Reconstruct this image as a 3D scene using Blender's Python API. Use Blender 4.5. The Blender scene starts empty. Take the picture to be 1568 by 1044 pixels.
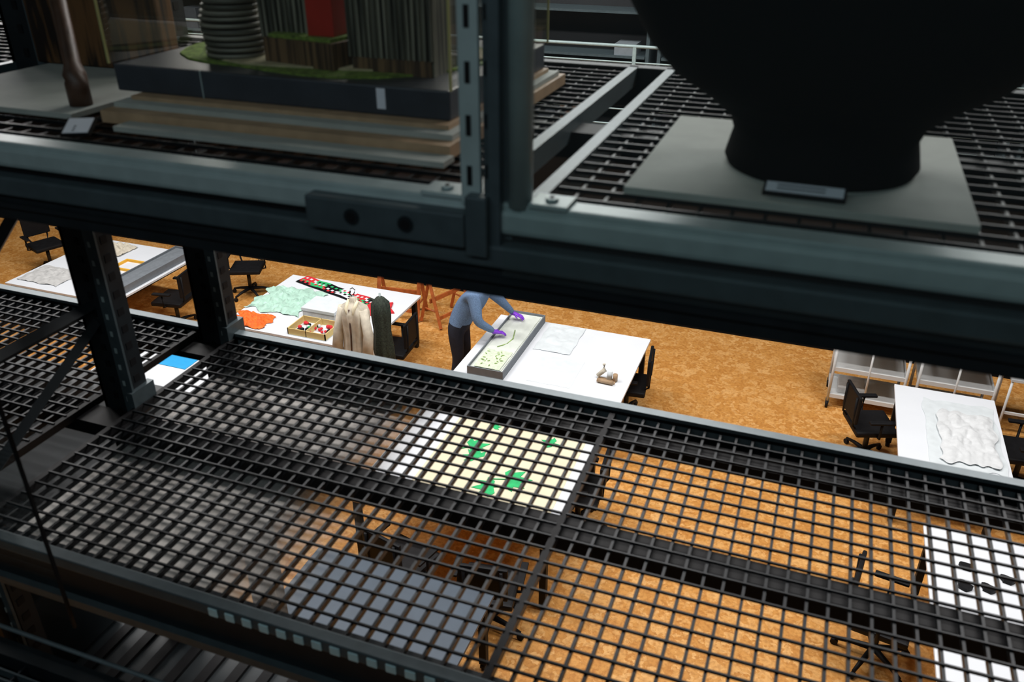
import bpy, bmesh, math, random
from mathutils import Vector, Matrix, noise
random.seed(3)
H=5.5
C=bpy.context.collection
cam=bpy.data.cameras.new("camera"); co=bpy.data.objects.new("camera",cam); C.objects.link(co)
co.location=(0,0,H); co.rotation_euler=(math.radians(61.6),0,math.radians(20.3))
cam.lens=1296/1568*36; cam.sensor_width=36; cam.clip_start=.02
cam.dof.use_dof=True; cam.dof.focus_distance=9.5; cam.dof.aperture_fstop=4.5
bpy.context.scene.camera=co
try:
    bpy.context.scene.view_settings.view_transform='Standard'
except Exception: pass

# ---------------- materials ----------------
def mat(name,col,rough=.5,metal=0,spec=.5,noise_amt=0,nscale=20,bump=0,alpha=None,coat=0):
    m=bpy.data.materials.new(name); m.use_nodes=True
    nt=m.node_tree; b=nt.nodes["Principled BSDF"]
    b.inputs["Base Color"].default_value=(*col,1); b.inputs["Roughness"].default_value=rough
    b.inputs["Metallic"].default_value=metal; b.inputs["Specular IOR Level"].default_value=spec
    b.inputs["Coat Weight"].default_value=coat
    if noise_amt or bump:
        tc=nt.nodes.new("ShaderNodeTexCoord"); n=nt.nodes.new("ShaderNodeTexNoise")
        n.inputs["Scale"].default_value=nscale; n.inputs["Detail"].default_value=4
        nt.links.new(tc.outputs["Object"],n.inputs["Vector"])
        if noise_amt:
            r=nt.nodes.new("ShaderNodeValToRGB")
            r.color_ramp.elements[0].position=.3; r.color_ramp.elements[1].position=.7
            r.color_ramp.elements[0].color=(*[c*(1-noise_amt) for c in col],1)
            r.color_ramp.elements[1].color=(*[min(1,c*(1+noise_amt)) for c in col],1)
            nt.links.new(n.outputs["Fac"],r.inputs["Fac"]); nt.links.new(r.outputs["Color"],b.inputs["Base Color"])
        if bump:
            bp=nt.nodes.new("ShaderNodeBump"); bp.inputs["Strength"].default_value=bump; bp.inputs["Distance"].default_value=.01
            nt.links.new(n.outputs["Fac"],bp.inputs["Height"]); nt.links.new(bp.outputs["Normal"],b.inputs["Normal"])
    return m
def glassmat(name,tint=(1,1,1),haze=0.0,hazecol=(.5,.6,.6)):
    # thin clear sheet: Schlick reflectance from the facing ratio (same for front and back faces)
    m=bpy.data.materials.new(name); m.use_nodes=True; nt=m.node_tree; nt.nodes.clear()
    o=nt.nodes.new("ShaderNodeOutputMaterial"); t=nt.nodes.new("ShaderNodeBsdfTransparent"); g=nt.nodes.new("ShaderNodeBsdfGlossy")
    t.inputs[0].default_value=(*tint,1); g.inputs["Roughness"].default_value=.02
    lw=nt.nodes.new("ShaderNodeLayerWeight"); lw.inputs[0].default_value=.5
    pw=nt.nodes.new("ShaderNodeMath"); pw.operation='POWER'; pw.inputs[1].default_value=5
    ma=nt.nodes.new("ShaderNodeMath"); ma.operation='MULTIPLY_ADD'; ma.inputs[1].default_value=.92; ma.inputs[2].default_value=.07
    nt.links.new(lw.outputs["Facing"],pw.inputs[0]); nt.links.new(pw.outputs[0],ma.inputs[0])
    mx=nt.nodes.new("ShaderNodeMixShader")
    nt.links.new(ma.outputs[0],mx.inputs[0]); nt.links.new(t.outputs[0],mx.inputs[1]); nt.links.new(g.outputs[0],mx.inputs[2])
    last=mx
    if haze:
        d=nt.nodes.new("ShaderNodeBsdfDiffuse"); d.inputs[0].default_value=(*hazecol,1)
        m2=nt.nodes.new("ShaderNodeMixShader"); m2.inputs[0].default_value=haze
        nt.links.new(mx.outputs[0],m2.inputs[1]); nt.links.new(d.outputs[0],m2.inputs[2]); last=m2
    nt.links.new(last.outputs[0],o.inputs[0]); return m

M={}
M['steel']=mat('galvanised_paint',(.068,.092,.102),.42,.3,noise_amt=.12,nscale=30)
M['steel_light']=mat('light_grey_paint',(.32,.39,.39),.4,.1,noise_amt=.08,nscale=25)
M['edge']=mat('deck_edge_paint',(.14,.175,.19),.42,.2,noise_amt=.1,nscale=25)
M['steel_dark']=mat('dark_grey_paint',(.012,.016,.019),.5,.2,spec=.35,noise_amt=.2,nscale=15)
M['black']=mat('black_plastic',(.006,.006,.007),.6,spec=.2,noise_amt=.2)
M['blacksteel']=mat('black_steel',(.02,.022,.025),.38,.5)
M['wire']=mat('deck_wire',(.009,.011,.013),.45,.3,spec=.3)
M['white']=mat('white_laminate',(.77,.80,.84),.45,noise_amt=.02,nscale=3)
M['whitemetal']=mat('white_metal',(.62,.64,.64),.4)
M['traygrey']=mat('archival_grey_board',(.17,.19,.21),.7,noise_amt=.08)
M['cream']=mat('cream_fabric',(.58,.53,.43),.9,noise_amt=.15,nscale=14,bump=.3)
M['paper']=mat('kraft_cream_paper',(.72,.65,.47),.85,noise_amt=.06,nscale=6)
M['boxyellow']=mat('ochre_card',(.66,.50,.20),.85,noise_amt=.06,nscale=6)
M['tissue']=mat('tissue_paper',(.66,.71,.73),.8,noise_amt=.05,nscale=12)
M['foam']=mat('foam_padding',(.64,.68,.62),.9,noise_amt=.08,nscale=9)
M['lacegreen']=mat('green_white_lace',(.60,.68,.52),.85,noise_amt=.15,nscale=40)
M['green']=mat('green_paper',(.02,.44,.14),.7,noise_amt=.15)
M['leafgreen']=mat('leaf_green_thread',(.30,.44,.14),.8,noise_amt=.3)
M['palegreen']=mat('pale_green_silk',(.42,.64,.53),.7,noise_amt=.2,nscale=10)
M['red']=mat('red_cloth',(.62,.02,.03),.8,noise_amt=.15)
M['orange']=mat('orange_cloth',(.90,.14,.012),.75,noise_amt=.3,nscale=25)
M['dkgreen']=mat('dark_green_brocade',(.022,.032,.022),.8,noise_amt=.7,nscale=60)
M['yellow']=mat('yellow_frame',(.80,.42,.03),.6,noise_amt=.1)
M['purple']=mat('purple_nitrile',(.24,.05,.66),.45,noise_amt=.1)
M['lilac']=mat('mauve_textile',(.20,.14,.24),.9,noise_amt=.4,nscale=30)
M['greycloth']=mat('grey_textile',(.50,.50,.49),.9,noise_amt=.12,nscale=15)
M['whitecloth']=mat('white_linen',(.66,.68,.69),.9,noise_amt=.08,nscale=15)
M['sweater']=mat('blue_marl_knit',(.13,.21,.35),.95,noise_amt=.35,nscale=140,bump=.3)
M['navy']=mat('navy_trousers',(.010,.013,.026),.85,noise_amt=.2)
M['skin']=mat('skin',(.42,.22,.14),.5,noise_amt=.06)
M['hair']=mat('dark_hair',(.02,.013,.01),.6,noise_amt=.4,nscale=60)
M['shoe']=mat('shoe_leather',(.015,.015,.017),.4,noise_amt=.1)
M['woodor']=mat('orange_wood',(.46,.12,.03),.5,noise_amt=.25,nscale=12)
M['bluetable']=mat('blue_grey_top',(.05,.072,.10),.5,noise_amt=.1,nscale=6)
M['bluecloth']=mat('cyan_card',(.02,.34,.70),.6,noise_amt=.05)
M['wood']=mat('dark_wood',(.055,.026,.014),.55,noise_amt=.5,nscale=18,bump=.3)
M['ply']=mat('plywood',(.36,.24,.14),.6,noise_amt=.15,nscale=25)
M['modelbase']=mat('slate_base',(.030,.036,.045),.45,noise_amt=.15)
M['board']=mat('museum_board',(.33,.35,.32),.75,noise_amt=.06)
M['grass']=mat('model_turf',(.12,.19,.03),.95,noise_amt=.5,nscale=90,bump=.5)
M['sand']=mat('model_sand',(.36,.32,.20),.9,noise_amt=.2,nscale=60)
M['redacr']=mat('red_acrylic',(.34,.018,.010),.4,noise_amt=.1)
M['ceramic']=mat('black_glaze',(.002,.002,.0024),.9,spec=.05,noise_amt=.2,nscale=8)
M['rackgrey']=mat('lower_rack_panel',(.010,.015,.018),.5,.2,noise_amt=.3,nscale=8)
M['glass']=glassmat('cabinet_glass',(.90,.95,.945),haze=.02,hazecol=(.42,.55,.57))
M['glass2']=glassmat('sliding_glass',(.95,.975,.975),haze=.004)
M['acryl']=glassmat('acrylic_case',(.96,.965,.93),haze=.014,hazecol=(.5,.5,.42))
M['acredge']=mat('acrylic_edge',(.34,.32,.13),.3)
M['wallpaint']=mat('charcoal_wall_paint',(.015,.015,.017),.85,noise_amt=.1,nscale=2)
M['ceil']=mat('dark_ceiling_paint',(.03,.03,.032),.9,noise_amt=.1,nscale=2)
M['labelw']=mat('label_card',(.60,.62,.68),.6,noise_amt=.03)
M['teal']=mat('perforation_zinc',(.55,.74,.76),.35,.1,noise_amt=.1)

def stripe(name,ca,cb,axis='Z',scale=60):
    m=bpy.data.materials.new(name); m.use_nodes=True; nt=m.node_tree; b=nt.nodes["Principled BSDF"]; b.inputs["Roughness"].default_value=.5
    tc=nt.nodes.new("ShaderNodeTexCoord"); mp=nt.nodes.new("ShaderNodeMapping")
    s={'Z':(3,3,scale),'X':(scale,scale,4)}[axis]; mp.inputs["Scale"].default_value=s
    n=nt.nodes.new("ShaderNodeTexNoise"); n.inputs["Scale"].default_value=1.0; n.inputs["Detail"].default_value=3
    r=nt.nodes.new("ShaderNodeValToRGB"); r.color_ramp.elements[0].position=.42; r.color_ramp.elements[1].position=.6
    r.color_ramp.elements[0].color=(*ca,1); r.color_ramp.elements[1].color=(*cb,1)
    nt.links.new(tc.outputs["Object"],mp.inputs[0]); nt.links.new(mp.outputs[0],n.inputs["Vector"]); nt.links.new(n.outputs["Fac"],r.inputs[0]); nt.links.new(r.outputs[0],b.inputs["Base Color"])
    return m
M['towerA']=stripe('layered_tower',(.05,.054,.043),(.21,.205,.17),'Z',90)
M['towerB']=stripe('glazed_tower',(.035,.04,.032),(.20,.20,.16),'X',110)
M['towerC']=stripe('dark_tower',(.017,.02,.016),(.12,.12,.09),'X',110)
M['podium']=stripe('brown_podium',(.04,.023,.013),(.15,.09,.045),'X',110)
M['grain']=stripe('wood_grain',(.010,.005,.003),(.13,.06,.02),'X',40)

def floormat():
    m=bpy.data.materials.new('orange_cork_floor'); m.use_nodes=True; nt=m.node_tree; b=nt.nodes["Principled BSDF"]
    b.inputs["Roughness"].default_value=.55; b.inputs["Specular IOR Level"].default_value=.3
    tc=nt.nodes.new("ShaderNodeTexCoord")
    v=nt.nodes.new("ShaderNodeTexVoronoi"); v.inputs["Scale"].default_value=13; v.inputs["Randomness"].default_value=1
    n0=nt.nodes.new("ShaderNodeTexNoise"); n0.inputs["Scale"].default_value=9; n0.inputs["Detail"].default_value=4
    mv=nt.nodes.new("ShaderNodeVectorMath"); mv.operation='ADD'
    sc=nt.nodes.new("ShaderNodeVectorMath"); sc.operation='SCALE'; sc.inputs["Scale"].default_value=.35
    nt.links.new(tc.outputs["Object"],n0.inputs["Vector"]); nt.links.new(n0.outputs["Color"],sc.inputs[0])
    nt.links.new(tc.outputs["Object"],mv.inputs[0]); nt.links.new(sc.outputs[0],mv.inputs[1]); nt.links.new(mv.outputs[0],v.inputs["Vector"])
    bw=nt.nodes.new("ShaderNodeSeparateColor"); nt.links.new(v.outputs["Color"],bw.inputs[0])
    r=nt.nodes.new("ShaderNodeValToRGB"); e=r.color_ramp.elements
    e[0].position=0; e[0].color=(.52,.225,.048,1); e[1].position=1; e[1].color=(.71,.39,.135,1)
    x=e.new(.5); x.color=(.60,.285,.07,1)
    nt.links.new(bw.outputs[0],r.inputs[0])
    n1=nt.nodes.new("ShaderNodeTexNoise"); n1.inputs["Scale"].default_value=30; n1.inputs["Detail"].default_value=5
    nt.links.new(tc.outputs["Object"],n1.inputs["Vector"])
    r2=nt.nodes.new("ShaderNodeValToRGB"); r2.color_ramp.elements[0].position=.33; r2.color_ramp.elements[0].color=(.72,.64,.56,1); r2.color_ramp.elements[1].position=.58; r2.color_ramp.elements[1].color=(1.02,1.02,1.02,1)
    nt.links.new(n1.outputs["Fac"],r2.inputs[0])
    mx=nt.nodes.new("ShaderNodeMix"); mx.data_type='RGBA'; mx.blend_type='MULTIPLY'; mx.inputs[0].default_value=.8
    nt.links.new(r.outputs[0],mx.inputs[6]); nt.links.new(r2.outputs[0],mx.inputs[7]); nt.links.new(mx.outputs[2],b.inputs["Base Color"])
    return m
M['floor']=floormat()

def reflectionmat():  # grey reflection on glass, put into a mottled colour that fades out along X
    m=bpy.data.materials.new('painted_grey_reflection'); m.use_nodes=True; nt=m.node_tree; b=nt.nodes["Principled BSDF"]; o=nt.nodes["Material Output"]
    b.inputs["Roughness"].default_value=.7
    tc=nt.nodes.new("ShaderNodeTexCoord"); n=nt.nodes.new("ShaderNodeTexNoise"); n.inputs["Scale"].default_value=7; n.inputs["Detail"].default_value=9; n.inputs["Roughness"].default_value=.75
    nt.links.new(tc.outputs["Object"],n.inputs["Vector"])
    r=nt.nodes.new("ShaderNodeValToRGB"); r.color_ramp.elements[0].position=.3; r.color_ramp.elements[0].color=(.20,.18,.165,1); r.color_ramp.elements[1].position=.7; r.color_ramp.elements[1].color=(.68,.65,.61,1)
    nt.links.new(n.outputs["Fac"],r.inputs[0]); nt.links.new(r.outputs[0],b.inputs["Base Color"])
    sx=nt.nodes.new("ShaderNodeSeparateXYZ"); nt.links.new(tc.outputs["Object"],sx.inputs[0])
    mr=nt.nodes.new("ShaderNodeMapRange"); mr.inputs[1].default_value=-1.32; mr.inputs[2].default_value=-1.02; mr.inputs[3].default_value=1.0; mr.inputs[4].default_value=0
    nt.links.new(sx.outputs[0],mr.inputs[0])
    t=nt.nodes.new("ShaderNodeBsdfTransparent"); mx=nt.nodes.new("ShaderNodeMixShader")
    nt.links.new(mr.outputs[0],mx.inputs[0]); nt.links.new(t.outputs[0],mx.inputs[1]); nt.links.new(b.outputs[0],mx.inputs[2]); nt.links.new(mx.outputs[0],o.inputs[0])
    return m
M['reflection']=reflectionmat()

# ---------------- builder ----------------
class B:
    def __init__(s): s.bm=bmesh.new(); s.mats=[]
    def mi(s,k):
        if k not in s.mats: s.mats.append(k)
        return s.mats.index(k)
    def _tag(s,faces,k,smooth=False):
        i=s.mi(k)
        for f in faces: f.material_index=i; f.smooth=smooth
    def box(s,x0,x1,y0,y1,z0,z1,k,bev=0,rot=0,pivot=None):
        vs=[s.bm.verts.new((x,y,z)) for x in (x0,x1) for y in (y0,y1) for z in (z0,z1)]
        idx=[(0,1,3,2),(4,6,7,5),(0,4,5,1),(2,3,7,6),(0,2,6,4),(1,5,7,3)]
        fs=[s.bm.faces.new([vs[i] for i in q]) for q in idx]
        s._tag(fs,k)
        if bev:
            ed=list({e for f in fs for e in f.edges})
            r=bmesh.ops.bevel(s.bm,geom=ed,offset=bev,segments=2,affect='EDGES',profile=.6)
            s._tag(r['faces'],k)
            vs=list({v for f in r['faces'] for v in f.verts})
        return vs
    def quad(s,pts,k):
        f=s.bm.faces.new([s.bm.verts.new(p) for p in pts]); s._tag([f],k)
    def tube(s,pts,r,k,n=8,closed=False,smooth=True,flat=1.0):
        pts=[Vector(p) for p in pts]; rings=[]
        for i,p in enumerate(pts):
            a=pts[i-1] if i>0 else (pts[-1] if closed else p); b=pts[i+1] if i<len(pts)-1 else (pts[0] if closed else p)
            d=(b-a).normalized(); up=Vector((0,0,1)) if abs(d.z)<.95 else Vector((1,0,0))
            u=d.cross(up).normalized(); w=u.cross(d).normalized()
            rr=r[i] if isinstance(r,(list,tuple)) else r
            rings.append([s.bm.verts.new(p+u*rr*math.cos(2*math.pi*j/n)+w*rr*flat*math.sin(2*math.pi*j/n)) for j in range(n)])
        fs=[]
        m=len(rings)
        for i in range(m if closed else m-1):
            A=rings[i]; Bq=rings[(i+1)%m]
            for j in range(n): fs.append(s.bm.faces.new((A[j],A[(j+1)%n],Bq[(j+1)%n],Bq[j])))
        s._tag(fs,k,smooth)
        if not closed:
            s._tag([s.bm.faces.new(rings[0][::-1]),s.bm.faces.new(rings[-1])],k)
    def lathe(s,prof,cx,cy,k,n=32,fold=0,fn=0,sx=1,sy=1):
        rings=[]
        for (r,z) in prof:
            rings.append([s.bm.verts.new((cx+sx*r*(1+fold*math.sin(fn*2*math.pi*j/n))*math.cos(2*math.pi*j/n),cy+sy*r*(1+fold*math.sin(fn*2*math.pi*j/n))*math.sin(2*math.pi*j/n),z)) for j in range(n)])
        fs=[]
        for A,Bq in zip(rings,rings[1:]):
            for j in range(n): fs.append(s.bm.faces.new((A[j],A[(j+1)%n],Bq[(j+1)%n],Bq[j])))
        s._tag(fs,k,True)
        s._tag([s.bm.faces.new(rings[0][::-1]),s.bm.faces.new(rings[-1])],k)
    def sph(s,c,r,k,sc=(1,1,1),u=12,v=8):
        res=bmesh.ops.create_uvsphere(s.bm,u_segments=u,v_segments=v,radius=r)
        for q in res['verts']: q.co=Vector((q.co.x*sc[0],q.co.y*sc[1],q.co.z*sc[2]))+Vector(c)
        s._tag(list({f for q in res['verts'] for f in q.link_faces}),k,True)
        return res['verts']
    def cloth(s,cx,cy,z,w,d,amp,k,seed=0,n=28,edge=.12,rot=0,freq=9,thick=.004):
        ca,sa=math.cos(rot),math.sin(rot); g=[]
        for i in range(n+1):
            row=[]
            for j in range(n+1):
                u=i/n*2-1; v=j/n*2-1
                X=u*w/2*(1+edge*noise.noise((seed,v*2.2,u))); Y=v*d/2*(1+edge*noise.noise((u*2.2,seed+9,v)))
                q=1-max(abs(u),abs(v))**4
                hh=abs(noise.noise((X*freq+seed,Y*freq*.6,seed)))+.6*abs(noise.noise((X*freq*2.1,Y*freq*2.3+seed,seed*1.7)))
                row.append(s.bm.verts.new((cx+X*ca-Y*sa,cy+X*sa+Y*ca,z+thick+amp*hh*(.25+.75*q))))
            g.append(row)
        fs=[s.bm.faces.new((g[i][j],g[i+1][j],g[i+1][j+1],g[i][j+1])) for i in range(n) for j in range(n)]
        s._tag(fs,k,True); return fs
    def poly(s,pts,z0,z1,k):
        a=[s.bm.verts.new((x,y,z0)) for x,y in pts]; b=[s.bm.verts.new((x,y,z1)) for x,y in pts]; n=len(pts)
        fs=[s.bm.faces.new(a[::-1]),s.bm.faces.new(b)]+[s.bm.faces.new((a[i],a[(i+1)%n],b[(i+1)%n],b[i])) for i in range(n)]
        s._tag(fs,k)
    def done(s,name,parent=None,loc=None,rotz=0):
        me=bpy.data.meshes.new(name); s.bm.normal_update(); s.bm.to_mesh(me); s.bm.free()
        for k in s.mats: me.materials.append(M[k])
        o=bpy.data.objects.new(name,me); C.objects.link(o)
        if parent: o.parent=parent
        if loc: o.location=loc
        o.rotation_euler.z=rotz
        return o
def empty(name,loc=(0,0,0)):
    e=bpy.data.objects.new(name,None); C.objects.link(e); e.location=loc; return e

# ---------------- room ----------------
X0,X1,Y0,Y1,ZC=-16,9,-2.5,10.8,8.0
b=B(); b.box(X0,X1,Y0,Y1,-.1,0,'floor'); b.done('floor')
b=B(); b.box(X0,X1,Y1,Y1+.15,0,ZC,'wallpaint'); b.done('wall_back')
b=B(); b.box(X0-.15,X0,Y0,Y1,0,ZC,'wallpaint'); b.done('wall_left')
b=B(); b.box(X1,X1+.15,Y0,Y1,0,ZC,'wallpaint'); b.done('wall_right')
b=B(); b.box(X0,X1,Y0-.15,Y0,0,ZC,'wallpaint'); b.done('wall_front')
b=B(); b.box(X0,X1,Y0,Y1,ZC,ZC+.1,'ceil'); b.done('ceiling')
b=B(); b.box(X0,X1,Y1-.03,Y1,0,.12,'black'); b.box(X0,X1,Y1-.02,Y1,.16,.19,'steel_light'); b.done('baseboard_back')

gal=empty('gallery')
b=B(); zg=2.75; yg=10.0
b.box(X0+.1,X1-.1,yg,Y1-.01,zg-.18,zg,'steel_dark')
x=X0+.3
while x<X1-.2:
    b.box(x-.02,x+.02,yg,yg+.03,zg,zg+1.1,'steel_light'); x+=1.5
for zz in (1.1,.92,.74,.56,.38,.2): b.tube([(X0+.3,yg+.015,zg+zz),(X1-.3,yg+.015,zg+zz)],.010 if zz<1 else .02,'steel_light',6)
b.done('railing',gal)
b=B()
for x in range(-14,8,2):
    for zz in (.0,.45,.9,1.4): b.box(x+.05,x+1.85,Y1-.45,Y1-.03,zg+zz+.002,zg+zz+.03,'steel')
    for xx in (x+.02,x+1.88): b.box(xx-.02,xx+.02,Y1-.45,Y1-.03,zg+.002,zg+1.9,'steel')
    for i in range(5):
        bx=x+.15+i*.33; hh=random.uniform(.12,.33); lv=random.choice((.03,.48,.93))
        b.box(bx,bx+.26,Y1-.42,Y1-.1,zg+lv,zg+lv+hh,random.choice(('traygrey','traygrey','wood','modelbase')))
b.done('archive_shelving',gal)

# ---------------- storage rack ----------------
rack=empty('storage_rack')
YN,YM,YF=1.14,1.71,2.29
def deck(name,x0,x1,y0,y1,z,px=.048,py=.048,tx=.0024,ty=.0036,dp=.022):
    b=B(); nx=round((x1-x0)/px); ny=round((y1-y0)/py)
    for i in range(ny+1):
        y=y0+(y1-y0)*i/ny; b.box(x0,x1,y-tx,y+tx,z-.007,z,'wire')
    for i in range(nx+1):
        x=x0+(x1-x0)*i/nx; b.box(x-ty,x+ty,y0,y1,z-dp,z-.005,'wire')
    return b.done(name,rack)
ZL,ZU=4.0,5.07
for (x0,x1) in ((-3.6,-2.13),(-1.95,-.497),(-.485,.97),(.99,2.45)):
    deck('lower_wire_deck',x0,x1,YN+.01,YF-.02,ZL)
for (x0,x1) in ((-3.6,-2.1),(-1.97,-.5),(-.40,1.1),(1.12,2.5)):
    deck('upper_wire_deck',x0,x1,YN+.03,YF-.02,ZU,tx=.0022,ty=.0024,dp=.016)
b=B()
def rbeam(y0,y1,z0,z1,k,x0=-3.7,x1=2.6,bev=0): b.box(x0,x1,y0,y1,z0,z1,k,bev)
rbeam(YF-.012,YF+.022,ZL-.10,ZL+.006,'edge',bev=.004)
rbeam(YF-.016,YF+.018,ZL+.006,ZL+.012,'edge')
rbeam(YF-.13,YF-.012,ZL-.06,ZL-.035,'black')
rbeam(YM-.05,YM+.04,ZL-.075,ZL-.025,'black')
rbeam(YN-.02,YN+.012,ZL-.03,ZL+.004,'steel',bev=.003)
rbeam(YN-.012,YN+.05,ZL-.15,ZL-.03,'steel_dark')
rbeam(YN-.03,YN-.012,ZL-.15,ZL-.125,'steel')
for x in (-3.6,-2.13,-1.955,-.491,.98): b.box(x-.009,x+.009,YN,YF,ZL-.03,ZL-.004,'black')
x=-1.18
while x<-.2:
    b.box(x,x+.026,YN-.0235,YN-.0195,ZL-.028,ZL-.003,'teal',.003); x+=.047
# upper beam, profiled
rbeam(YN+.0,YN+.045,ZU-.045,ZU+.006,'steel_light',bev=.004)
rbeam(YN-.006,YN+.03,ZU-.042,ZU-.004,'steel_light',bev=.008)
rbeam(YN+.01,YN+.05,ZU-.06,ZU-.045,'black')
rbeam(YN-.018,YN+.05,ZU-.095,ZU-.058,'steel',bev=.005)
rbeam(YN-.004,YN+.05,ZU-.150,ZU-.095,'steel_dark',bev=.003)
rbeam(YN-.014,YN-.004,ZU-.122,ZU-.112,'steel_dark')
rbeam(YM-.04,YM+.04,ZU-.075,ZU-.020,'black')
rbeam(YF-.02,YF+.02,ZU-.10,ZU+.004,'steel_dark',bev=.004)
for x in (-3.6,-2.1,-1.97,-.50,-.40,1.11): b.box(x-.012,x+.012,YN+.03,YF,ZU-.04,ZU+.004,'steel')
b.box(-.765,-.487,YN-.034,YN-.002,ZU-.062,ZU-.008,'steel',.004)
for x in (-.68,-.585):
    b.tube([(x,YN-.0345,ZU-.034),(x,YN-.0375,ZU-.034)],.013,'steel_dark',16); b.tube([(x,YN-.037,ZU-.034),(x,YN-.039,ZU-.034)],.008,'black',12)
b.box(-.487,-.452,YN-.03,YN-.004,ZU-.075,ZU+.02,'steel',.003)
b.done('beams',rack)
def upright(xc,yc,z0,z1,w=.13,dpt=.07,k='steel_dark',name='upright',slots=True):
    b=B()
    b.box(xc-w/2,xc-w/2+.012,yc-dpt/2,yc+dpt/2,z0,z1,k); b.box(xc+w/2-.012,xc+w/2,yc-dpt/2,yc+dpt/2,z0,z1,k)
    b.box(xc-w/2,xc+w/2,yc-dpt/2,yc-dpt/2+.012,z0,z1,k)
    b.box(xc+w/2-.035,xc+w/2+.008,yc-dpt/2-.004,yc-dpt/2+.004,z0,z1,'steel')
    if slots:
        z=z0+.05
        while z<z1-.04:
            b.box(xc-.012,xc+.004,yc-dpt/2-.003,yc-dpt/2+.002,z,z+.022,'black')
            b.box(xc+w/2-.022,xc+w/2-.012,yc-dpt/2-.006,yc-dpt/2-.003,z,z+.018,'steel_light')
            b.box(xc+w/2-.001,xc+w/2+.0015,yc-.012,yc+.012,z,z+.025,'black'); z+=.06
    return b.done(name,rack)
for y in (1.80,2.29): upright(-2.035,y,0.0,ZU+1.2)
upright(-3.66,2.29,0,6.2); upright(-3.66,1.2,0,6.2); upright(2.53,2.29,0,6.2); upright(2.53,1.2,0,6.2); upright(-2.035,1.2,0,ZU-.16)
b=B()
for yy in (1.80,2.29):
    b.box(-1.98,-1.955,yy-.05,yy+.05,ZL-.01,ZL+.05,'steel')
def bar(p,q,r=.018): b.tube([p,q],r,'steel_dark',4,smooth=False)
bar((-2.05,1.2,4.34),(-2.05,1.80,4.34),.022)
bar((-2.05,1.80,4.30),(-2.05,1.28,4.02),.02)
bar((-2.05,1.22,4.40),(-2.05,1.80,4.86),.02)
bar((-3.66,1.2,4.05),(-3.66,2.29,4.9),.03)
b.done('frame_bracing',rack)
b=B(); zt=6.4
b.box(-.502,-.494,YN-.002,YN+.06,ZU,zt,'steel'); b.box(-.502,-.47,YN-.006,YN+.004,ZU,zt,'steel_light',.002)
b.box(-.47,-.425,YN+.008,YN+.016,ZU-.055,zt,'steel'); b.box(-.455,-.436,YN-.014,YN+.012,ZU-.085,zt,'steel',.003)
b.tube([(-.413,YN+.012,ZU),(-.413,YN+.012,zt)],.019,'steel_light',16)
z=ZU+.03
while z<zt:
    b.box(-.491,-.483,YN-.0075,YN-.005,z,z+.03,'black')
    b.box(-.466,-.459,YN+.005,YN+.009,z+.01,z+.03,'black'); z+=.075
for (x0,x1) in ((-.572,-.50),(-.395,-.335)):
    b.box(x0,x1,YN-.004,YN+.05,ZU+.004,ZU+.012,'steel_light',.002)
    xc=(x0+x1)/2; b.tube([(xc,YN+.02,ZU+.012),(xc,YN+.02,ZU+.017)],.010,'steel_light',12); b.tube([(xc,YN+.02,ZU+.017),(xc,YN+.02,ZU+.0185)],.004,'black',6)
b.done('cabinet_post',rack)
b=B(); b.quad([(-.43,YN-.02,ZU-.105),(1.15,YN-.02,ZU-.105),(1.15,YN-.02,6.4),(-.43,YN-.02,6.4)],'glass'); b.done('glass_pane',rack)
b=B(); b.box(-1.560,-1.553,1.047,1.054,3.86,4.9,'black'); b.quad([(-3.0,1.05,3.88),(-1.56,1.05,3.88),(-1.56,1.05,4.9),(-3.0,1.05,4.9)],'glass2'); b.done('sliding_glass_panel',rack)
b=B(); b.box(-1.94,-.9,YN+.055,YF-.015,ZL-.092,ZL-.090,'reflection'); b.done('painted_reflection_sheet',rack)  # added sheet below the deck wires, carries the painted glass reflection
b=B(); b.box(-3.58,-2.15,YN+.06,YF-.03,ZL-.30,ZL-.295,'rackgrey'); b.done('storage_panel',rack)
b=B(); b.box(-6,-.85,.95,1.88,2.9,2.93,'rackgrey')
for i in range(48): b.box(-6+i*.107,-5.96+i*.107,.95,1.88,2.93,2.945,'black')
b.box(-6,-.85,1.12,1.2,2.95,3.08,'steel_dark'); b.box(-6,-.85,1.08,1.12,3.30,3.38,'steel_dark'); b.box(-6,-2,1.2,1.25,3.55,3.60,'steel_dark')
for x in (-5,-3.66,-2.035): b.box(x-.05,x+.05,1.13,1.2,0,3.84,'steel_dark')
b.box(-3.2,-2.3,1.3,1.75,2.946,3.3,'rackgrey',.01)
b.done('lower_storage_level',rack)
b=B(); zw=3.84
b.box(X0+.05,X1-.05,.93,.97,zw-.12,zw+.01,'steel_dark'); b.box(X0+.05,X1-.05,-1.2,-1.16,zw-.12,zw+.01,'steel_dark')
for i in range(60): b.box(-4,0.5,.9-i*.022,.904-i*.022,zw-.03,zw-.0,'steel')
for i in range(30): b.box(-4+i*.15,-3.994+i*.15,-.42,.93,zw-.028,zw-.004,'steel_dark')
b.box(-4,.5,-1.16,.93,zw-.08,zw-.07,'black')
b.tube([(-4,.99,zw+.02),(2,.99,zw+.02)],.006,'edge',6)
b.done('walkway_grating')

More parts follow.
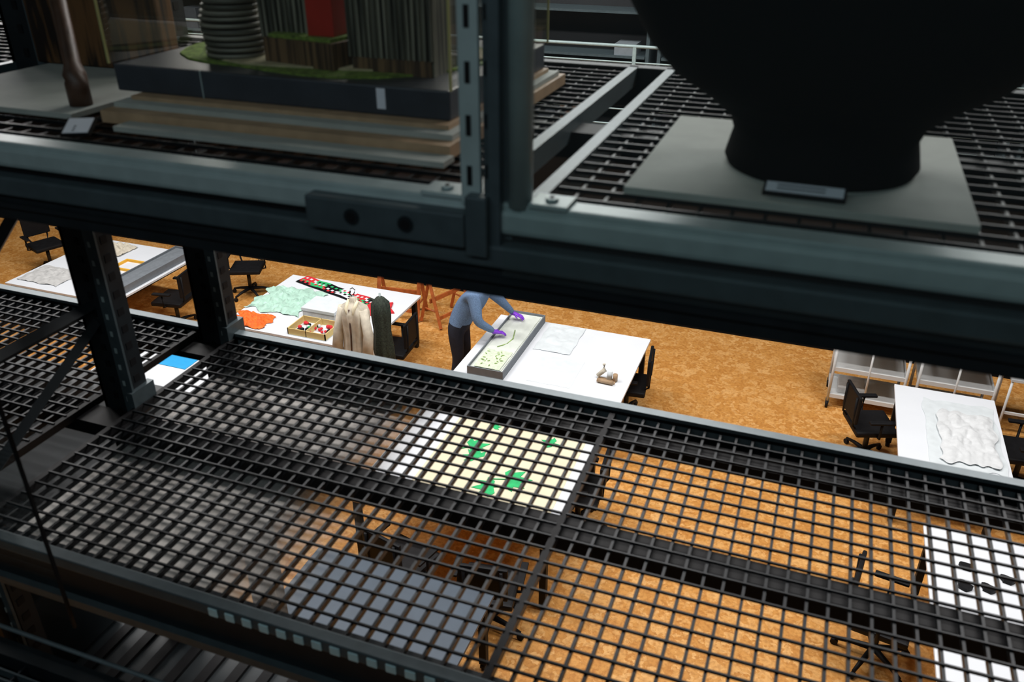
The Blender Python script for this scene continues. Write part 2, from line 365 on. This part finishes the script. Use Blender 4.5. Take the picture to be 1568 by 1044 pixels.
# ---------------- upper shelf contents ----------------
b=B(); zt=ZU+.001
b.box(-1.31,-.60,1.285,1.33,zt,zt+.010,'board'); b.done('museum_board_sheet')
b=B(); b.box(-1.385,-.61,1.335,2.02,zt,zt+.024,'ply'); b.box(-1.38,-.62,1.37,2.0,zt+.024,zt+.034,'board'); b.box(-1.36,-.64,1.40,1.98,zt+.034,zt+.042,'ply')
z0=zt+.042
b.box(-1.42,-.65,1.43,1.98,z0,z0+.055,'modelbase',.004)
b.box(-1.20,-1.198,1.428,1.43,z0,z0+.055,'steel_light'); b.box(-.80,-.782,1.4285,1.43,z0+.012,z0+.05,'labelw')
zz=z0+.055
def blob(cx,cy,rx,ry,k,z1,seed,n=26):
    b.poly([(cx+rx*(1+.18*noise.noise((math.cos(t*2*math.pi/n)*1.5,math.sin(t*2*math.pi/n)*1.5,seed)))*math.cos(t*2*math.pi/n),cy+ry*(1+.18*noise.noise((math.cos(t*2*math.pi/n)*1.5,seed,math.sin(t*2*math.pi/n)*1.5)))*math.sin(t*2*math.pi/n)) for t in range(n)],zz,zz+z1,k)
blob(-1.03,1.69,.36,.245,'grass',.004,1); blob(-1.03,1.70,.33,.21,'sand',.008,2)
n=34
for i in range(n):
    r=.060*(1+.06*math.sin(i*.5))
    b.lathe([(r,zz+.008+i*.012),(r,zz+.008+i*.012+.008)],-1.215+.004*math.sin(i*.8),1.575,'towerA',20,sx=1.05)
b.lathe([(.05,zz),(.05,zz+.42)],-1.215,1.575,'towerA',16)
b.poly([(-1.11,1.53),(-.93,1.50),(-.915,1.60),(-1.0,1.68),(-1.12,1.66)],zz,zz+.055,'podium')
b.poly([(-1.10,1.535),(-.94,1.51),(-.925,1.60),(-1.0,1.67),(-1.11,1.65)],zz+.055,zz+.062,'grass')
for i in range(10): b.box(-1.135+i*.012,-1.129+i*.012,1.56,1.64,zz+.05,zz+.42,'towerB')
b.box(-1.13,-1.02,1.57,1.65,zz+.05,zz+.40,'towerB')
b.box(-1.005,-.945,1.535,1.59,zz+.062,zz+.155,'redacr',.002); b.box(-1.003,-.947,1.547,1.588,zz+.157,zz+.40,'towerB')
b.box(-.905,-.725,1.53,1.66,zz,zz+.42,'towerC')
for i in range(16): b.box(-.908+i*.0118,-.904+i*.0118,1.523,1.535,zz+.03,zz+.42,'towerB')
b.box(-.90,-.73,1.525,1.535,zz,zz+.03,'podium')
b.done('architectural_model')
b=B()
xa,xb,ya,yb,za,zb=-1.425,-.645,1.425,1.985,z0+.056,5.75
b.quad([(xa,ya,za),(xb,ya,za),(xb,ya,zb),(xa,ya,zb)],'acryl'); b.quad([(xa,yb,za),(xb,yb,za),(xb,yb,zb),(xa,yb,zb)],'acryl')
b.quad([(xa,ya,za),(xa,yb,za),(xa,yb,zb),(xa,ya,zb)],'acryl'); b.quad([(xb,ya,za),(xb,yb,za),(xb,yb,zb),(xb,ya,zb)],'acryl')
b.quad([(xa,ya,zb),(xb,ya,zb),(xb,yb,zb),(xa,yb,zb)],'acryl')
for (p,r) in ((xa,ya),(xb,ya),(xa,yb),(xb,yb)): b.box(p-.002,p+.002,r-.002,r+.002,za,zb,'acredge')
b.done('acrylic_display_case')
def label(cx,cy,w,d,tilt,rz,zo=.0145):
    b=B(); b.box(-w/2,w/2,-d/2,d/2,.0,.006,'black',0)
    b.box(-w/2+.004,w/2-.004,-d/2+.004,d/2-.004,.0062,.0075,'labelw')
    for i in range(3): b.box(-w/2+.02,w/2-.03,-d/2+.010+i*.008,-d/2+.0125+i*.008,.0076,.0079,'black')
    bmesh.ops.rotate(b.bm,verts=b.bm.verts,cent=(0,-d/2,0),matrix=Matrix.Rotation(tilt,3,'X'))
    b.box(-w/2+.01,w/2-.01,d/2*.4,d/2*.6,0,.7*d*math.sin(tilt),'black')
    return b.done('object_label',None,(cx,cy,ZU+zo),rz)
label(-1.358,1.25,.055,.06,.3,.45,.002); label(-.013,1.303,.12,.03,.35,-.02)
b=B(); b.box(-1.95,-1.46,1.33,1.9,ZU+.001,ZU+.012,'board'); b.done('museum_board_sheet')
b=B(); z1=ZU+.0135
b.box(-1.98,-1.56,1.74,1.80,z1,z1+.5,'grain',.006)
b.tube([(-1.50,1.40,z1),(-1.50,1.40,z1+.045),(-1.505,1.405,z1+.06),(-1.52,1.42,z1+.08),(-1.60,1.50,z1+.45)],[.024,.024,.024,.017,.016],'wood',12)
b.tube([(-1.50,1.41,z1+.25),(-1.70,1.60,z1+.30),(-1.75,1.74,z1+.32)],.015,'wood',10)
b.done('wooden_sculpture')
b=B(); b.box(-.28,.225,1.26,1.75,ZU+.001,ZU+.013,'board',.001); b.done('museum_board_sheet')
b=B(); zb=ZU+.0135
b.lathe([(.02,zb),(.150,zb),(.156,zb+.012),(.152,zb+.03),(.146,zb+.055),(.155,zb+.08),(.20,zb+.115),(.255,zb+.15),(.30,zb+.20),(.335,zb+.26),(.355,zb+.34),(.36,zb+.42),(.34,zb+.52),(.29,zb+.60),(.21,zb+.66),(.14,zb+.69),(.13,zb+.74),(.16,zb+.77),(.15,zb+.77),(.11,zb+.74),(.1,zb+.7)],.0,1.49,'ceramic',56)
b.done('black_ceramic_vessel')
b=B()
b.box(.45,.85,1.4,1.9,ZU+.001,ZU+.013,'board'); b.box(.48,.82,1.45,1.85,ZU+.013,ZU+.25,'modelbase',.005)
b.done('archive_box_dark')

# ---------------- tables ----------------
def table(x0,x1,y0,y1,top='white',leg='black',name='work_table'):
    b=B(); z=.75
    b.box(x0,x1,y0,y1,z-.03,z,top,.004)
    b.box(x0+.05,x1-.05,y0+.05,y0+.08,z-.07,z-.03,leg); b.box(x0+.05,x1-.05,y1-.08,y1-.05,z-.07,z-.03,leg)
    b.box(x0+.05,x0+.08,y0+.05,y1-.05,z-.07,z-.03,leg); b.box(x1-.08,x1-.05,y0+.05,y1-.05,z-.07,z-.03,leg)
    for x in (x0+.07,x1-.07):
        for y in (y0+.07,y1-.07):
            b.box(x-.03,x+.03,y-.03,y+.03,.06,z-.03,leg,.004)
            b.tube([(x-.02,y,.035),(x+.02,y,.035)],.035,'black',12)
    return b.done(name)
table(-10.06,-8.22,7.42,9.15); table(-6.55,-4.60,7.42,9.0); table(-3.42,-1.52,7.35,8.85); table(1.16,2.13,7.28,8.76)
table(-3.42,-1.53,5.02,6.66); table(1.33,3.2,4.7,6.4); table(-3.3,-1.77,3.0,4.4,top='bluetable'); table(-7.2,-5.1,5.1,6.75)
ZT=.7505
def tray(x0,x1,y0,y1,h=.10,inner='foam'):
    b=B(); t=.012
    b.box(x0,x1,y0,y1,ZT,ZT+.01,'traygrey')
    b.box(x0,x0+t,y0,y1,ZT+.01,ZT+h,'traygrey'); b.box(x1-t,x1,y0,y1,ZT+.01,ZT+h,'traygrey')
    b.box(x0+t,x1-t,y0,y0+t,ZT+.01,ZT+h,'traygrey'); b.box(x0+t,x1-t,y1-t,y1,ZT+.01,ZT+h,'traygrey')
    b.box(x0+t,x1-t,y0+t,y1-t,ZT+.01,ZT+h-.03,inner)
    b.cloth((x0+x1)/2,(y0+y1)/2,ZT+h-.028,(x1-x0)*.8,(y1-y0)*.93,.02,inner,seed=x0,edge=.04,n=24)
    return b
b=tray(-8.60,-8.27,7.55,9.1,inner='traygrey'); b.done('long_archive_tray')
b=B()
for (p,q,r,s_) in ((-9.05,-8.70,8.28,8.31),(-9.05,-8.70,8.57,8.60),(-9.05,-9.02,8.31,8.57),(-8.73,-8.70,8.31,8.57)): b.box(p,q,r,s_,ZT,ZT+.03,'yellow')
b.done('yellow_picture_frame')
b=B(); b.cloth(-9.6,8.85,ZT,.7,.40,.14,'cream',3); b.done('crumpled_textile')
b=B(); b.cloth(-9.5,8.36,ZT,.45,.3,.10,'lilac',5); b.done('mauve_textile')
b=B(); b.cloth(-9.65,7.8,ZT,.7,.5,.08,'greycloth',8); b.done('crumpled_textile')
b=B(); b.cloth(-8.95,7.95,ZT,.4,.5,.03,'tissue',12,edge=.05); b.done('tissue_paper_sheet')
b=B(); b.cloth(-6.15,8.25,ZT,.78,.72,.10,'palegreen',21,n=44,edge=.35,freq=11); b.done('pale_green_garment')
b=B(); b.cloth(-6.25,7.62,ZT,.50,.36,.13,'orange',31,n=30,edge=.5); b.done('orange_garment')
b=B(); b.box(-5.70,-5.25,7.92,8.26,ZT,ZT+.13,'greycloth',.004); b.box(-5.71,-5.24,7.91,8.27,ZT+.10,ZT+.14,'tissue',.004); b.done('archival_box')
b=B()
P0=Vector((-6.35,8.90,0)); P1=Vector((-5.05,8.54,0)); d=(P1-P0); L=d.length; d.normalize(); nn=Vector((-d.y,d.x,0)); W=.22; na,nb=34,6
for i in range(na):
    for j in range(nb):
        seg=i//6
        k=('red','green','black','white','red','dkgreen')[seg%6] if (i+j)%2==0 or j in (0,5) else ('white','black','green','red')[(seg+j)%4]
        if j==0: k='black'
        a=[P0+d*(L*u)+nn*(W*(v-.5)) for u,v in ((i/na,j/nb),((i+1)/na,j/nb),((i+1)/na,(j+1)/nb),(i/na,(j+1)/nb))]
        z=ZT+.012+.006*math.sin(i*.7)
        z2=ZT+.012+.006*math.sin((i+1)*.7)
        f=b.bm.faces.new([b.bm.verts.new((p.x,p.y,zq)) for p,zq in zip(a,(z,z2,z2,z))]); f.material_index=b.mi(k)
b.poly([(-5.08,8.62),(-4.95,8.58),(-4.83,8.66),(-4.78,8.5),(-4.68,8.40),(-4.82,8.35),(-4.95,8.22),(-5.02,8.36),(-5.12,8.38)],ZT,ZT+.02,'red')
b.poly([(-5.28,8.48),(-5.10,8.44),(-5.04,8.30),(-5.2,8.34)],ZT,ZT+.015,'green')
b.done('patterned_sash')
b=B(); x0,x1,y0,y1=-5.62,-5.10,7.46,7.82; t=.012; h=.09
b.box(x0,x1,y0,y1,ZT,ZT+.01,'tissue')
for (p,q,r,s_) in ((x0,x0+t,y0,y1),(x1-t,x1,y0,y1),(x0,x1,y0,y0+t),(x0,x1,y1-t,y1)): b.box(p,q,r,s_,ZT+.01,ZT+h,'boxyellow')
b.box(x0+.25,x0+.26,y0,y1,ZT+.01,ZT+h,'boxyellow')
for i in range(26):
    k=random.choice(('red','red','tissue','green','black')); b.sph((random.uniform(x0+.05,x1-.05),random.uniform(y0+.05,y1-.05),ZT+.035),random.uniform(.018,.03),k,(1,1,.8),8,6)
b.done('bead_box')
# garments on stands
b=B(); cx,cy=-4.44,7.10
b.lathe([(.20,0),(.20,.02),(.03,.04)],cx,cy,'steel',24); b.tube([(cx,cy,.03),(cx,cy,1.62)],.014,'steel_light',10)
b.tube([(cx,cy,1.62),(cx+.02,cy,1.66),(cx+.03,cy,1.69),(cx,cy,1.71),(cx-.03,cy,1.69)],.005,'black',6)
b.tube([(cx,cy,1.60),(cx-.04,cy,1.63),(cx-.03,cy,1.67)],.008,'black',6)
b.lathe([(.02,.62),(.21,.62),(.195,.8),(.165,1.0),(.15,1.15),(.165,1.3),(.175,1.42),(.15,1.49),(.08,1.535),(.045,1.56),(.045,1.60),(.01,1.61)],cx,cy,'cream',66,fold=.085,fn=11,sx=.95,sy=.72)
b.tube([(cx-.13,cy-.02,1.48),(cx-.20,cy-.04,1.2),(cx-.21,cy-.10,.92)],[.05,.055,.062],'cream',12)
b.tube([(cx+.12,cy-.03,1.48),(cx+.18,cy-.06,1.2),(cx+.18,cy-.12,.95)],[.05,.055,.06],'cream',12)
b.tube([(cx,cy-.11,1.5),(cx+.01,cy-.135,1.2),(cx,cy-.175,.64)],.010,'wood',6)
for sx in (-1,1): b.tube([(cx+sx*.01,cy-.11,1.35),(cx+sx*.05,cy-.09,1.5),(cx+sx*.055,cy-.01,1.57)],[.012,.022,.016],'paper',8)
b.done('coat_on_dress_stand')
b=B(); cx,cy=-4.33,7.47
b.lathe([(.16,0),(.16,.02),(.03,.03)],cx,cy,'steel',20); b.tube([(cx,cy,.03),(cx,cy,1.5)],.012,'steel_light',8)
b.lathe([(.02,.5),(.15,.5),(.14,.8),(.115,1.05),(.13,1.25),(.12,1.38),(.05,1.45),(.01,1.47)],cx,cy,'dkgreen',54,fold=.07,fn=9,sx=.85,sy=.8)
b.done('brocade_robe_on_stand')
# --- T3
b=tray(-3.25,-2.83,7.36,8.83)
b.cloth(-3.04,7.62,ZT+.086,.30,.42,.012,'lacegreen',77,n=16,edge=.08,thick=.001)
for i in range(24):
    cx=random.uniform(-3.16,-2.93); cy=random.uniform(7.45,7.80); a=random.uniform(0,3.1)
    b.poly([(cx+.017*math.cos(a),cy+.017*math.sin(a)),(cx-.006*math.sin(a),cy+.006*math.cos(a)),(cx-.017*math.cos(a),cy-.017*math.sin(a)),(cx+.006*math.sin(a),cy-.006*math.cos(a))],ZT+.092,ZT+.099,'leafgreen')
b.tube([(-3.1,7.9,ZT+.088),(-3.02,8.0,ZT+.09),(-3.0,8.15,ZT+.088),(-3.05,8.35,ZT+.09)],.006,'leafgreen',6)
b.done('long_textile_tray')
b=B(); b.cloth(-2.53,8.48,ZT,.44,.68,.035,'tissue',41,n=30,edge=.06,freq=6); b.done('tissue_wrapped_textile')
b=B(); b.cloth(-2.35,7.75,ZT,.5,.6,.004,'tissue',45,n=10,edge=.04,thick=.001); b.done('tissue_paper_sheet')
b=B(); cx,cy=-1.77,7.74
b.box(cx-.10,cx+.10,cy-.05,cy+.05,ZT,ZT+.012,'ply',.002)
b.tube([(cx-.11,cy+.03,ZT+.03),(cx-.04,cy+.05,ZT+.10),(cx-.05,cy+.06,ZT+.17)],[.022,.028,.02],'cream',10)
b.tube([(cx+.02,cy+.03,ZT+.012),(cx+.03,cy+.03,ZT+.12)],.03,'tissue',14); b.tube([(cx+.09,cy+.02,ZT+.012),(cx+.09,cy+.02,ZT+.09)],.026,'ply',14)
b.tube([(cx-.09,cy-.06,ZT+.03),(cx+.09,cy-.07,ZT+.03)],.022,'ply',12)
b.done('small_carved_fragment')
# --- T4
b=B(); b.cloth(1.76,7.95,ZT,.66,1.22,.015,'tissue',51,n=30,edge=.10); b.done('plastic_dust_cover')
b=B(); b.cloth(1.79,7.88,ZT+.018,.50,.92,.055,'whitecloth',63,n=40,edge=.3,freq=8); b.done('crumpled_white_garment')
# --- T5
b=B(); b.box(-2.98,-1.66,5.42,6.6,ZT,ZT+.003,'paper'); b.done('cream_paper_sheet')
b=B()
def leaf(cx,cy,s,a):
    for k in range(5):
        t=a+(k-2)*.62; L=s*(1-.12*abs(k-2)); dx,dy=math.cos(t),math.sin(t); w=s*.2
        b.poly([(cx,cy),(cx+dx*L*.5-dy*w,cy+dy*L*.5+dx*w),(cx+dx*L,cy+dy*L),(cx+dx*L*.5+dy*w,cy+dy*L*.5-dx*w)],ZT+.0035+k*.0002,ZT+.008+k*.0002,'green')
    b.tube([(cx,cy,ZT+.0095),(cx-math.cos(a)*s*.6,cy-math.sin(a)*s*.6,ZT+.0095)],.005,'green',5)
for (x,y,s,a) in ((-2.68,6.09,.2,.6),(-2.55,5.95,.17,2.5),(-2.18,5.74,.24,.3),(-2.25,5.6,.2,3.5),(-2.6,6.48,.10,1),(-1.95,6.42,.13,3)): leaf(x,y,s,a)
b.done('green_leaf_cutouts')
b=B()
for (x,y,a) in ((1.62,5.95,.3),(1.75,5.75,1.2),(1.58,5.72,2.0),(1.9,5.9,.7)):
    b.poly([(x+.05*math.cos(t)*(1+.3*math.sin(3*t+a)),y+.045*math.sin(t)*(1+.3*math.cos(2*t+a))) for t in [i*math.pi/8 for i in range(16)]],ZT,ZT+.03,'black')
b.done('black_mask_fragments')
b=B(); b.cloth(-6.42,6.5,ZT,.4,.3,.01,'bluecloth',71,n=10,edge=.05); b.done('blue_folder')

# ---------------- chairs ----------------
def chair(x,y,rz):
    b=B()
    b.box(-.23,.23,-.22,.22,.42,.48,'black',.02)
    b.box(-.20,.20,.22,.255,.56,.88,'black',.015)
    for sx in (-.15,.15): b.tube([(sx*.6,.15,.41),(sx,.25,.52),(sx,.262,.86)],.013,'black',8)
    for sx in (-.27,.27):
        b.tube([(sx*.6,0,.42),(sx,0,.44),(sx,.0,.62)],.014,'black',8); b.box(sx-.03,sx+.03,-.13,.13,.62,.645,'black',.008)
    b.tube([(0,0,.10),(0,0,.42)],.028,'blacksteel',12)
    for i in range(5):
        a=i*2*math.pi/5+.3; ex,ey=.29*math.cos(a),.29*math.sin(a)
        b.tube([(0,0,.12),(ex*.6,ey*.6,.10),(ex,ey,.07)],[.028,.02,.015],'black',8)
        b.tube([(ex-.015*math.sin(a),ey+.015*math.cos(a),.03),(ex+.015*math.sin(a),ey-.015*math.cos(a),.03)],.03,'black',12)
    return b.done('office_chair',None,(x,y,0),rz)
for c in ((-7.75,9.55,.4),(-8.05,8.3,-1.4),(-11.3,9.2,1.2),(-4.55,8.1,-1.5),(-1.64,8.25,-1.45),(.97,8.35,1.9),(2.42,8.35,-1.5),(-1.95,4.75,3.3),(1.05,5.5,1.4),(-1.62,6.2,-1.5),(-2.75,4.78,2.9)): chair(*c)
def trestle(x,y,rz):
    b=B()
    b.box(-.38,.38,-.03,.03,.70,.75,'woodor',.004)
    for sx in (-.3,.3):
        for sy in (-.2,.2):
            b.tube([(sx,0,.70),(sx,sy,.02)],.03,'woodor',4,smooth=False)
        b.tube([(sx,-.13,.25),(sx,.13,.25)],.015,'woodor',4)
    b.box(-.3,.3,-.012,.012,.35,.41,'woodor'); b.box(-.3,.3,-.15,-.13,.12,.17,'woodor')
    return b.done('wooden_trestle',None,(x,y,0),rz)
trestle(-5.30,9.75,.1); trestle(-4.65,9.85,1.2)
def cart(x,y,w=.78,d=.5,h=.88):
    b=B()
    for z in (.14,.50,h-.03):
        b.box(-w/2,w/2,-d/2,d/2,z,z+.018,'whitemetal',.003)
        for s_ in (-1,1):
            b.box(-w/2,w/2,s_*d/2-.008,s_*d/2+.008,z,z+.05,'whitemetal'); b.box(s_*w/2-.008,s_*w/2+.008,-d/2,d/2,z,z+.05,'whitemetal')
    for sx in (-1,1):
        for sy in (-1,1):
            px,py=sx*w/2,sy*d/2
            b.tube([(px,py,.09),(px,py,h+.02)],.016,'whitemetal',8)
            b.tube([(px-.015,py,.045),(px+.015,py,.045)],.045,'black',14); b.box(px-.02,px+.02,py-.01,py+.01,.05,.12,'steel')
        b.tube([(sx*w/2,-d/2,h+.02),(sx*(w/2+.04),-d/2+.04,h+.07),(sx*(w/2+.04),d/2-.04,h+.07),(sx*w/2,d/2,h+.02)],.012,'whitemetal',8)
    b.tube([(0,-d/2,.14),(0,-d/2,h)],.012,'whitemetal',8)
    b.box(-.3,0,-.15,.15,.16,.24,'greycloth',.01)
    return b.done('tool_trolley',None,(x,y,0),0)
cart(.95,9.55); cart(1.86,9.58)
b=B(); b.box(2.36,2.80,9.3,9.8,.72,.75,'whitemetal',.003)
for x in (2.38,2.78):
    for y in (9.32,9.78): b.tube([(x,y,0),(x,y,.72)],.014,'whitemetal',8)
b.box(2.38,2.78,9.32,9.34,.3,.33,'whitemetal'); b.done('side_table')
b=B()
for i in range(9): b.tube([(2.95+.02*i,9.2+.05*i,.02),(3.0+.02*i,9.2+.05*i,.30),(3.12+.02*i,9.2+.05*i,.32)],.01,'bluecloth',6)
b.box(2.9,3.4,9.15,9.7,.0,.04,'bluecloth'); b.done('blue_wire_basket')

# ---------------- person ----------------
def skin_mesh(verts,edges,radii,root=0,sub=2):
    me=bpy.data.meshes.new('t'); me.from_pydata([tuple(v) for v in verts],edges,[]); o=bpy.data.objects.new('t',me); C.objects.link(o)
    m=o.modifiers.new('s','SKIN'); m.use_smooth_shade=True
    sv=me.skin_vertices[0].data
    for i,r in enumerate(radii): sv[i].radius=(r,r) if not isinstance(r,tuple) else r; sv[i].use_root=(i==root)
    ss=o.modifiers.new('ss','SUBSURF'); ss.levels=sub; ss.render_levels=sub
    dg=bpy.context.evaluated_depsgraph_get(); dg.update()
    out=bpy.data.meshes.new_from_object(o.evaluated_get(dg)); bpy.data.objects.remove(o); return out
pm=['sweater','navy','skin','purple','hair','shoe']
bm=bmesh.new()
def add(me,fn):
    st=len(bm.faces); bm.from_mesh(me); bm.faces.ensure_lookup_table()
    for f in bm.faces[st:]:
        f.smooth=True; f.material_index=pm.index(fn(f.calc_center_median()))
V=[(-3.66,8.15,.97),(-3.61,8.15,1.08),(-3.53,8.15,1.20),(-3.43,8.15,1.33),(-3.37,8.15,1.41),(-3.31,8.15,1.47),
   (-3.41,7.99,1.36),(-3.35,7.92,1.10),(-3.21,8.07,.935),
   (-3.39,8.31,1.36),(-3.27,8.46,1.14),(-3.17,8.60,.935),
   (-3.69,8.05,.88),(-3.66,8.04,.50),(-3.74,8.03,.10),(-3.60,8.02,.04),
   (-3.69,8.25,.88),(-3.66,8.27,.50),(-3.72,8.28,.10),(-3.58,8.30,.04)]
E=[(0,1),(1,2),(2,3),(3,4),(4,5),(3,6),(6,7),(7,8),(3,9),(9,10),(10,11),(0,12),(12,13),(13,14),(14,15),(0,16),(16,17),(17,18),(18,19)]
Rr=[.155,.155,.165,.15,.06,.05,.088,.062,.036,.088,.062,.036,.105,.07,.047,.035,.105,.07,.047,.035]
def region(c):
    if c.z<.07: return 'shoe'
    if c.z<.95 and c.x<-3.5: return 'navy'
    if c.z>1.46 and c.x>-3.38: return 'skin'
    return 'sweater'
add(skin_mesh(V,E,Rr),region)
def hand(w,fdir,lat,nrm):
    w=Vector(w); f=Vector(fdir).normalized(); n=Vector(nrm).normalized(); s=f.cross(n).normalized()*lat; n=s.cross(f).normalized(); n=n if n.z<0 else -n
    add(skin_mesh([w-f*.05,w+f*.01,w+f*.05+s*.0,w+f*.085],[(0,1),(1,2),(2,3)],[(.036,.036),(.030,.026),(.038,.018),(.036,.014)],0,2),lambda c:'purple')
    for k,(o,L) in enumerate(((-.030,.072),(-.010,.082),(.010,.078),(.029,.060))):
        b0=w+f*.07+s*o; sp=f+s*o*5
        sp.normalize()
        p=[b0,b0+sp*L*.45,b0+sp*L*.78+n*.010,b0+sp*L+n*.024]
        add(skin_mesh(p,[(0,1),(1,2),(2,3)],[.0095,.009,.008,.0065],0,1),lambda c:'purple')
    t0=w+f*.025-s*.028; p=[t0,t0-s*.03+f*.02,t0-s*.042+f*.05+n*.008]
    add(skin_mesh(p,[(0,1),(1,2)],[.012,.010,.008],0,1),lambda c:'purple')
hand((-3.20,8.08,.925),(.75,.62,-.30),-1,(0,0,-1))
hand((-3.165,8.605,.925),(.85,.12,-.30),1,(0,0,-1))
me=bpy.data.meshes.new('person')
hb=B()
hc=Vector((-3.235,8.15,1.545))
vs=hb.sph((0,0,0),.1,'skin',(1,.8,1.2),24,20)
for v in vs:
    if v.co.z<0: v.co.y*=1+.25*v.co.z/.12; v.co.x*=1+ (.12 if v.co.x<0 else .0)*v.co.z/.12
    if v.co.x>.06: v.co.x=.06+(v.co.x-.06)*.6
hb.sph((.088,0,-.015),.014,'skin',(1.1,.8,1.6),10,8)
for sy in (-1,1):
    hb.sph((.074,sy*.03,.008),.011,'tissue',(.7,1,.7),10,8); hb.sph((.081,sy*.03,.008),.005,'hair',(.6,1,1),8,6)
    hb.sph((-.005,sy*.081,-.005),.022,'skin',(.8,.35,1.3),10,8); hb.box(.078,.084,sy*.03-.012,sy*.03+.012,.026,.030,'hair')
hb.box(.078,.086,-.02,.02,-.062,-.055,'redacr',.002)
hv=hb.sph((-.012,0,.018),.108,'hair',(1,.86,1.16),24,18)
for v in hv:
    if v.co.x>.045 and v.co.z<.07: v.co.x=.035
    if v.co.z<-.05: v.co.z=-.05
hb.sph((-.115,0,-.01),.04,'hair',(1,1,1),12,10)
ho=hb.done('tmp'); ho.data.transform(Matrix.Translation(hc)@Matrix.Rotation(.65,4,'Y'))
st=len(bm.faces); bm.from_mesh(ho.data); bm.faces.ensure_lookup_table()
pm2=pm+['tissue','redacr']; names=[m.name for m in ho.data.materials]; keymap={M[k].name:k for k in M}
for f,pf in zip(bm.faces[st:],ho.data.polygons): f.material_index=pm2.index(keymap[names[pf.material_index]]); f.smooth=True
bpy.data.objects.remove(ho)
bm.to_mesh(me); bm.free()
for k in pm2: me.materials.append(M[k])
po=bpy.data.objects.new('person',me); C.objects.link(po)

# ---------------- lights ----------------
def area(name,loc,sx,sy,e,col=(1,1,1),rot=(0,0,0)):
    l=bpy.data.lights.new(name,'AREA'); l.shape='RECTANGLE'; l.size=sx; l.size_y=sy; l.energy=e; l.color=col
    o=bpy.data.objects.new(name,l); C.objects.link(o); o.location=loc; o.rotation_euler=rot; return o
for i,y in enumerate((5.2,7.6)):
    for x in (-9.5,-5.5,-1.5,2.5): area('ceiling_light',(x,y,7.6),2.6,.5,168,(1,.97,.95))
area('aisle_light',(-.4,-1.3,6.9),4,.3,24,(.75,.93,1),(math.radians(50),0,0))
w=bpy.data.worlds.new('w'); bpy.context.scene.world=w; w.use_nodes=True; w.node_tree.nodes['Background'].inputs[0].default_value=(.02,.03,.04,1)
